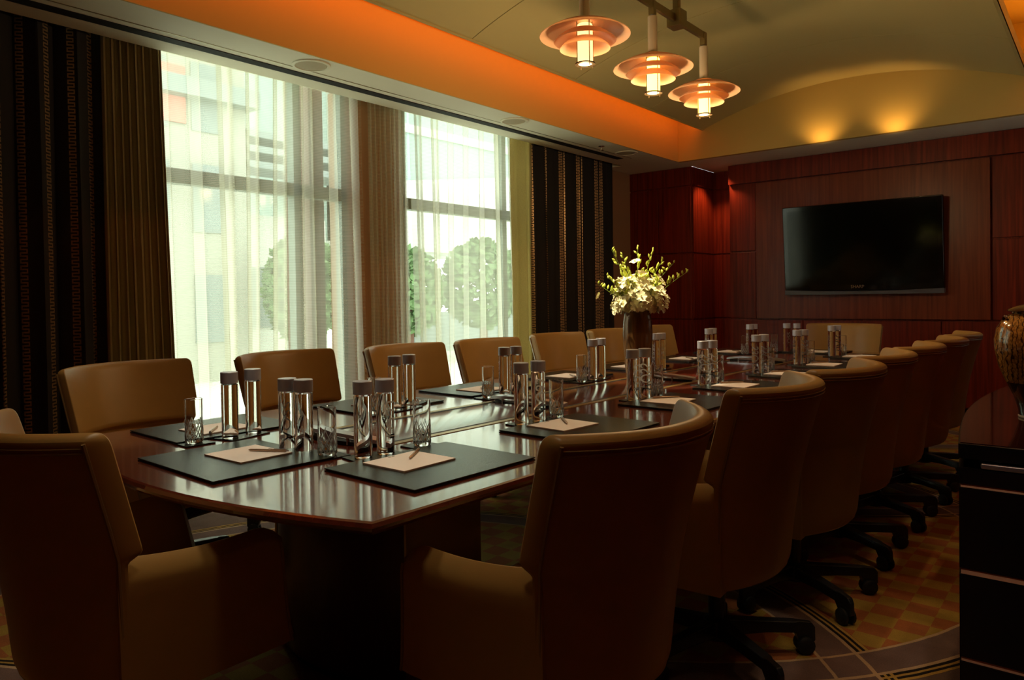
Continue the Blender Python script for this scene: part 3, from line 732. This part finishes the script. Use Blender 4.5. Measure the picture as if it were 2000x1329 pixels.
PL = ['nearest place', 'second place', 'third place', 'fourth place', 'fifth place', 'sixth place', 'farthest place']
Rb = [((-1.741, 1.406), (-1.728, 1.482), (-1.729, 1.636)), ((-1.708, 2.127), (-1.70, 2.222), (-1.690, 2.324)), ((-1.682, 2.904), (-1.668, 2.992), (-1.65, 3.072)),
      ((-1.662, 3.601), (-1.645, 3.676), (-1.645, 3.755)), ((-1.635, 4.278), (-1.62, 4.36), (-1.616, 4.435)), ((-1.62, 4.960), (-1.60, 5.036), (-1.598, 5.156)), ((-1.615, 5.72), (-1.60, 5.80), (-1.584, 5.88))]
for k, (b1, b2, gl) in enumerate(Rb):
    cyy = (b1[1]+b2[1])/2+.022; cxx = -1.508+.02*k
    pv = (.02, .10, .63) if k == 0 else ((.02, .09, .8) if k == 1 else (.01, .09, 2.4))
    setting(cxx, cyy, PI/2+TA, b1, b2, gl, '%s on the cabinet side' % PL[k], ' on the cabinet side', (2.6+.3*k, 3.6), pv)
Lb = [((-2.371, 1.333), (-2.400, 1.440), (-2.395, 1.216)), ((-2.385, 2.103), (-2.388, 2.189), (-2.375, 1.98)), ((-2.308, 2.744), (-2.308, 2.836), (-2.292, 2.603)),
      ((-2.28, 3.492), (-2.296, 3.605), (-2.278, 3.375)), ((-2.25, 4.185), (-2.258, 4.27), (-2.25, 4.06)), ((-2.23, 4.929), (-2.235, 5.01), (-2.23, 4.80)), ((-2.242, 5.728), (-2.235, 5.80), (-2.238, 5.612))]
for k, (b1, b2, gl) in enumerate(Lb):
    cyy = (b1[1]+b2[1])/2+.022; cxx = -2.605+.025*k
    setting(cxx, cyy, -PI/2+TA, b1, b2, gl, '%s on the window side' % PL[k], ' on the window side', (-.75, -.55 if k != 3 else -.9), (.06, .10, .9), .03)
setting(-2.045, 1.165, TA, (-2.010, 1.325), (-1.940, 1.336), (-1.856, 1.360), 'near end of the table', ' at the table ends', (.9, 3.0), (.03, .09, .55), .0)
setting(-1.86, 6.12, PI+TA, (-2.048, 6.018), (-1.975, 6.04), (-2.117, 5.918), 'far end of the table', ' at the table ends', (1, 3.0), (.03, .09, 2.5))

# ------------------------------------------------------------------ vase and orchids
VX, VY = -2.03, 3.565
t = thing('flower_vase', 'tall ribbed bronze glass vase on the table centre', 'vase', (VX, VY, TT+.0105))
MB().lathe([(.0, 0), (.060, .0), (.064, .004), (.070, .06), (.078, .16), (.082, .25), (.079, .32), (.072, .365), (.068, .385), (.064, .386), (.066, .36), (.072, .30), (.070, .10), (.055, .02), (0, .02)], 48, cap0=False, cap1=False).build('vase_body', M['vase'], t, smooth=True)
t['label'] = 'tall ribbed bronze glass vase holding the orchids on the table centre'
def petal_mesh():
    mb = MB()
    for k in range(5):
        a = 2*PI*k/5; w = .0135 if k in (1, 4) else .009
        ca, sa = math.cos(a), math.sin(a); pts = []
        for (u, v_, h) in ((.002, 0, 0), (.010, w*.8, .003), (.019, w*.9, .006), (.025, 0, .003), (.019, -w*.9, .006), (.010, -w*.8, .003), (.013, 0, .001)):
            pts.append((ca*u-sa*v_, sa*u+ca*v_, h))
        mb.add(pts, [(0, 1, 6), (1, 2, 6), (2, 3, 6), (3, 4, 6), (4, 5, 6), (5, 0, 6)])
    mb.lathe([(.001, .0), (.004, .004), (.003, .010), (.0005, .012)], 7)
    return mb.mesh('blossom', M['petal'], True)
PM = petal_mesh()
BM = MB().lathe([(.0005, -.012), (.005, -.006), (.0065, .002), (.004, .010), (.0005, .016)], 8).mesh('bud', M['bud'], True)
rnd = random.Random(11)
rv = Vector((.773, .635, 0)); fv = Vector((-.635, .773, 0))
# offsets of each tip in metres: right, up (above table), away
tips = [(-.135, .735, .02, 'leftmost tall orchid spray reaching up beside the curtain edge'), (-.085, .70, -.05, 'dense tall orchid spray second from the left'), (.012, .745, .03, 'straight tallest orchid spray rising from the middle'),
        (.085, .725, -.02, 'tall orchid spray leaning right of the straightest one'), (.155, .675, .05, 'forked orchid spray leaning toward the mahogany wall'), (.195, .655, -.04, 'orchid spray with paired twigs right of the forked one'),
        (.285, .61, .0, 'long orchid spray arching farthest to the right'), (-.215, .545, .02, 'orchid spray arching farthest to the left over the chair'), (-.17, .585, -.04, 'short orchid spray arching left above the lowest one'),
        (-.02, .60, -.12, 'short orchid spray in front with the most open blossoms'), (.10, .56, -.12, 'short orchid spray drooping front right over the vase rim'), (.02, .58, .12, 'short orchid spray at the back of the bunch')]
base = Vector((VX, VY, TT+.30))
def inst(me, nm, par, loc, q, sc):
    o = bpy.data.objects.new(nm, me); COL.objects.link(o); o.parent = par; o.location = loc; o.rotation_mode = 'QUATERNION'; o.rotation_quaternion = q; o.scale = (sc, sc, sc); return o
for ti, (dx, dz, da, lab) in enumerate(tips):
    r = thing('orchid_spray', lab, 'flower', base[:], 0, 'orchid sprays in the vase')
    tip = rv*dx+fv*da+Vector((0, 0, dz-.30))
    ctl = Vector((tip.x*.18, tip.y*.18, tip.z*.55 if abs(dx) > .15 else tip.z*.5))
    def bz(t_): return ctl*(2*t_*(1-t_))+tip*(t_*t_)
    pts = [bz(i/14) for i in range(15)]
    mb = MB().tube(pts, [.0026-.0016*i/14 for i in range(15)], 6)
    nb = 13 if ti < 9 else 5
    buds = []
    for i in range(nb):
        t_ = lerp(.55 if ti < 9 else .75, 1.0, i/(nb-1)); p = bz(t_); d = Vector((rnd.uniform(-1, 1), rnd.uniform(-1, 1), rnd.uniform(.1, 1.2))).normalized()
        L_ = lerp(.028, .004, i/(nb-1)); e_ = p+d*L_; mb.tube([p, p+d*L_*.5+Vector((0, 0, .002)), e_], .0009, 4)
        buds.append((e_, (d+Vector((0, 0, .6))).normalized(), lerp(1.5, .75, i/(nb-1))))
    mb.build('stem', M['stem'], r, smooth=True)
    for e_, d, sc in buds: inst(BM, 'bud', r, e_+d*.010*sc, d.to_track_quat('Z', 'Y'), sc)
    nf = 24 if ti < 9 else 34
    for i in range(nf):
        # open blossoms gather into one rounded mound above the rim
        t_ = rnd.uniform(.30, .62) if ti < 9 else rnd.uniform(.3, .95)
        p = bz(t_)+Vector((rnd.gauss(0, .042), rnd.gauss(0, .042), rnd.gauss(-.008, .034)))
        cpt = Vector((0, 0, .11)); d = (p-cpt); d = (d.normalized()*1.0+Vector((rnd.uniform(-.5, .5), rnd.uniform(-.5, .5), rnd.uniform(-.3, .5)))).normalized()
        if p.z < .10: p.z = .10+rnd.uniform(0, .03); p.x += d.x*.02; p.y += d.y*.02
        inst(PM, 'blossom', r, p, d.to_track_quat('Z', 'Y'), rnd.uniform(1.0, 1.4))

# ------------------------------------------------------------------ television
TVx0, TVx1, TVz0, TVz1, TVy = -2.672, -1.205, 1.205, 2.12, 7.86
t = thing('wall_television', 'large black flat-screen television on the mahogany wall panel', 'television', ((TVx0+TVx1)/2, TVy, TVz0))
t.rotation_euler = (math.radians(5), 0, 0)
hw = (TVx1-TVx0)/2; H_ = TVz1-TVz0
MB().box(-hw, hw, -.045, .03, .035, H_).build('casing', M['bezel'], t, bevel=.008)
MB().box(-hw+.045, hw-.045, -.0465, -.044, .10, H_-.045).build('screen', M['screen'], t)
mb = MB(); n = 20; pts = [(-hw, .052)]+[(lerp(-hw, hw, i/n), .040-.016*math.cos(PI*(i/n-.5))) for i in range(n+1)]
poly = [(lerp(-hw, hw, i/n), .048-.018*math.cos(PI*(i/n-.5))) for i in range(n+1)]
vs = [(x, -.05, 0.0) for x, z in poly]+[(x, -.05, z) for x, z in poly]+[(x, .02, 0.0) for x, z in poly]+[(x, .02, z) for x, z in poly]
N1 = n+1; fs_ = []
for i in range(n): fs_ += [(i, i+1, N1+i+1, N1+i), (2*N1+i, 3*N1+i, 3*N1+i+1, 2*N1+i+1), (N1+i, N1+i+1, 3*N1+i+1, 3*N1+i), (i, 2*N1+i, 2*N1+i+1, i+1)]
fs_ += [(0, N1, 3*N1, 2*N1), (n, 2*N1+n, 3*N1+n, N1+n)]
MB().add(vs, fs_).build('lower_trim', M['tvgrey'], t)
vs, fs_ = text_mesh('SHARP', .042); MB().add([(v_.x-.02, -.0475, v_.y+.075) for v_ in vs], fs_).build('logo', M['chrome'], t)
MB().box(-.16, .16, .03, .085, .3, .62).build('wall_bracket', M['gap'], t)

# ------------------------------------------------------------------ cabinet with jar
CX0, CY0, CY1, CH = -.283, 2.01, 3.49, .86
t = thing('side_cabinet', 'black lacquer cabinet with bowed side, dark top and copper inlay lines', 'cabinet', (0, 0, 0))
def cplan(ins, x1=.47):
    p = []
    n = 16
    for i in range(n+1):
        u = i/n; y = lerp(CY0+ins, CY1-ins, u); p.append((CX0+ins-.062*math.sin(PI*u), y))
    return p+[(x1, CY1-ins), (x1, CY0+ins)]
zl = [(0, .065), (.065+.0, .2885), (.30, .535), (.550, .765)]
MB().prism(cplan(.010), 0.0, .80).build('cabinet_body', M['cab'], t)
for z, h in ((.757, .008), (.552, .013), (.341, .010)):
    MB().prism(cplan(.004), z-h/2, z+h/2).build('copper_inlay', M['copper'], t)
for a, b in ((.02, .335), (.347, .544), (.560, .752), (.762, .800)):
    MB().prism(cplan(.001), a, b).build('cabinet_face', M['cab'], t)
MB().prism(cplan(.03), .80, .822).build('shadow_gap', M['gap'], t)
MB().box(CX0+.045, .46, CY0-.002, CY0+.03, .802, .815).build('finger_rail', M['silver'], t, bevel=.003)
MB().prism(cplan(0), .822, CH-.002).build('top_edge', M['cab'], t, bevel=.002)
MB().prism(cplan(.004), CH-.003, CH).build('cabinet_top', M['cabtop'], t)
JX, JY = -.150, 2.52
t = thing('lidded_jar', 'large ochre glazed ceramic jar with lid on the black cabinet', 'jar', (JX, JY, CH))
JS = .80
jr = [(.0, .0), (.068, .0), (.070, .006), (.072, .03), (.085, .075), (.108, .125), (.130, .18), (.141, .235), (.143, .275), (.136, .315), (.118, .345), (.095, .362), (.088, .368), (.090, .374)]
MB().lathe(jr, 56, cap0=False, cap1=True).build('jar_body', M['jar'], t, smooth=True)
MB().lathe([(.068, -.0), (.071, .001), (.072, .006), (.070, .009)], 48).build('foot_ring', M['jar_foot'], t)
lid = MB().lathe([(.100, .374), (.104, .377), (.100, .382), (.080, .392), (.045, .402), (.0, .405)], 48, cap1=False).build('lid', M['jar_dark'], t, smooth=True)
MB().tube([(.028*math.cos(a), 0, .400+.030*math.sin(a)) for a in [PI*i/12 for i in range(13)]], .006, 8).build('lid_handle', M['jar_dark'], lid, smooth=True)
for i in range(6):
    a = 2*PI*i/6+.5; MB().tube([(.118*math.cos(a+.12*s), .118*math.sin(a+.12*s), .346+.012*math.cos(s*1.57)) for s in (-1, -.5, 0, .5, 1)], .005, 6).build('lug', M['jar_dark'], t, smooth=True)

t.scale = (JS, JS, JS)

# ------------------------------------------------------------------ pendant lights
px0 = -2.0
t = thing('pendant_rail', 'olive bronze ceiling rail carrying the three pendants', 'light fitting', (px0, 3.7, 2.86))
MB().box(-.012, .012, -1.25, .70, -.022, .022).build('rail', M['pend_bar'], t, bevel=.002)
for y in (.32, -.32):
    MB().box(-.045, .045, y-.045, y+.045, -.05, .05).build('clamp_block', M['pend_bar'], t, bevel=.004)
    MB().box(-.018, .018, y-.018, y+.018, .05, .345).build('suspension_rod', M['pend_bar'], t, bevel=.002)
for k, (y, lab, mt) in enumerate(((3.03, 'pendant lamp hanging nearest, leftmost and dimmest of the three', 'tube_dim'), (3.72, 'middle pendant lamp with bright glass tube and three frosted discs', 'tube'), (4.385, 'pendant lamp hanging farthest, rightmost and lowest in view', 'tube'))):
    t = thing('pendant_lamp', lab, 'pendant lamp', (px0, y, 2.50), 0, 'tiered pendant lamps')
    MB().box(-.017, .017, -.017, .017, .30, .38).build('hanger', M['pend_bar'], t, bevel=.002)
    MB().lathe([(.010, .290), (.010, .305)], 12).build('pin', M['chrome'], t)
    MB().lathe([(.026, .290), (.0265, .286), (.0265, .085), (.024, .083)], 24).build('stem', M['pend_stem'], t, smooth=False)
    MB().lathe([(.05, .083), (.052, .078), (.045, .074)], 28).build('collar', M['pend_stem'], t)
    for r0, r1, z0, z1 in ((.040, .222, .068, .002), (.040, .153, .030, -.026), (.040, .124, -.010, -.062)):
        prof = [(lerp(r0, r1, i/8), lerp(z0, z1, (i/8)**1.9)) for i in range(9)]
        mb = MB().lathe(prof+[(r1+.001, z1-.002)]+[(r, z-.004) for r, z in prof[::-1]], 56, cap0=False, cap1=False)
        mb.build('frosted_disc', M['shade'], t, smooth=True)
    MB().lathe([(.034, .055), (.038, .05), (.038, -.135), (.034, -.138), (.034, -.13), (.034, .05)], 32, cap0=True, cap1=False).build('glass_tube', M[mt], t, smooth=True)
    MB().lathe([(.034, -.136), (.050, -.136), (.050, -.142), (.034, -.142)], 32, cap0=False, cap1=False).build('bottom_ring', M['ring'], t)
    MB().lathe([(.030, -.132), (.0, -.133)], 24, cap0=False, cap1=False).build('diffuser', M[mt], t)
    for i in range(4):
        a = PI/4+i*PI/2+.3; MB().tube([(.044*math.cos(a), .044*math.sin(a), .075), (.044*math.cos(a), .044*math.sin(a), -.155)], .0022, 6).build('cage_rod', M['ring'], t)
    lamp('pendant_glow', 'POINT', (px0, y, 2.30), 13 if k else 8, (1, .66, .32), None, .03)

# ------------------------------------------------------------------ street outside
struct(MB().box(-60, -4.75, -30, 60, -.6, -.4).build('ground_outside', M['grass']))
t = thing('apartment_building', 'pale apartment block with balconies seen through the nearer sheer curtain', 'building', (-14, 7, -.4))
MB().box(-6, 0, -8, 1.35, 0, 8.2).build('facade', M['bld'], t)
for y in (-6.4, -4.6, -2.8, -.6, .5):
    for z in (.8, 3.0, 5.0):
        MB().box(-.02, .03, y-.32, y+.32, z, z+1.35).build('window', M['bdark'], t)
for z in (2.6, 4.5, 6.7):
    MB().box(0, .7, -4.2, -.9, z, z+.15).box(.66, .7, -4.2, -.9, z+.15, z+.7).build('balcony', M['bld2'], t)
MB().box(-.2, .35, -8.2, 1.5, 5.6, 5.95).build('cornice', M['bdark'], t)
MB().box(.02, .06, -.55, .05, 5.1, 6.2).build('banner', M['red'], t)
t = thing('louvered_canopy', 'grey canopy of three level slats outside the nearer window', 'canopy', (-14, 9, 0))
for z in (4.05, 4.38, 4.70): MB().box(-1, 0, -.62, 2.2, z, z+.14).build('slat', M['bdark'], t)
for y in (-.6, .9): MB().box(-.3, -.15, y, y+.12, -.4, 4.8).build('post', M['bld2'], t)
t = thing('low_annex', 'white low building beneath the slatted canopy outside', 'building', (-15.2, 9.6, -.4))
MB().box(-4, 0, -1.2, 1.6, 0, 3.6).build('facade', M['bld2'], t)
MB().box(-.01, .04, -.9, .1, 1.0, 2.4).build('window', M['bdark'], t)
MB().box(-.01, .04, .5, 1.2, 1.0, 2.4).build('window', M['bdark'], t)
t = thing('glass_building', 'green glass office block behind the farther sheer curtain', 'building', (-16, 16, -.4))
MB().box(-5, 0, -4.0, 10, 3.2, 12).build('glazed_upper_floors', M['bldg'], t)
MB().prism([(0.02, -4), (.3, -4), (.3, 10), (.02, 10)], 0, 1.2).build('plinth', M['bdark'], t)
MB().add([(.3, -4, 3.0), (.3, 10, 3.0), (.3, 10, 6.6), (.3, -4, 4.7), (-.2, -4, 3.0), (-.2, 10, 3.0), (-.2, 10, 6.6), (-.2, -4, 4.7)], [(0, 1, 2, 3), (4, 7, 6, 5), (3, 2, 6, 7), (0, 3, 7, 4), (1, 5, 6, 2), (0, 4, 5, 1)]).build('white_wing', M['bld2'], t)
for z in (6.5, 8.5): MB().box(0, .06, -4, 10, z, z+.25).build('floor_band', M['bld2'], t)
def tree(x, y, h, w, lab, seed):
    r = thing('garden_tree', lab, 'tree', (x, y, -.4), 0, 'trees outside the windows'); q = random.Random(seed)
    MB().tube([(0, 0, 0), (.05, 0, h*.5), (0, .05, h*.8)], [.12, .09, .04], 8).build('trunk', M['stone'], r)
    mb = MB()
    for _ in range(2600):
        a = q.uniform(0, 2*PI); b_ = math.acos(q.uniform(-1, 1)); rr = q.uniform(.5, 1)**.5
        p = Vector((w*rr*math.sin(b_)*math.cos(a), w*rr*math.sin(b_)*math.sin(a), h*.62+h*.38*rr*math.cos(b_)))
        s = q.uniform(.07, .14); d1 = Vector((q.uniform(-1, 1), q.uniform(-1, 1), q.uniform(-1, 1))).normalized()*s; d2 = d1.orthogonal().normalized()*s*.6
        mb.add([p-d1, p+d2, p+d1, p-d2], [(0, 1, 2, 3)])
    mb.build('crown', M['leaf'], r)
tree(-13, 9.0, 3.0, .8, 'leafy tree at the right side of the nearer window view', 1)
tree(-13.5, 12.4, 2.9, .9, 'leafy tree at the left side of the farther window view', 2)
tree(-13, 14.6, 3.2, 1.1, 'round leafy tree near the middle of the farther window view', 3)
tree(-12.0, 17.4, 2.6, .9, 'low leafy tree at the right side of the farther window view', 4)
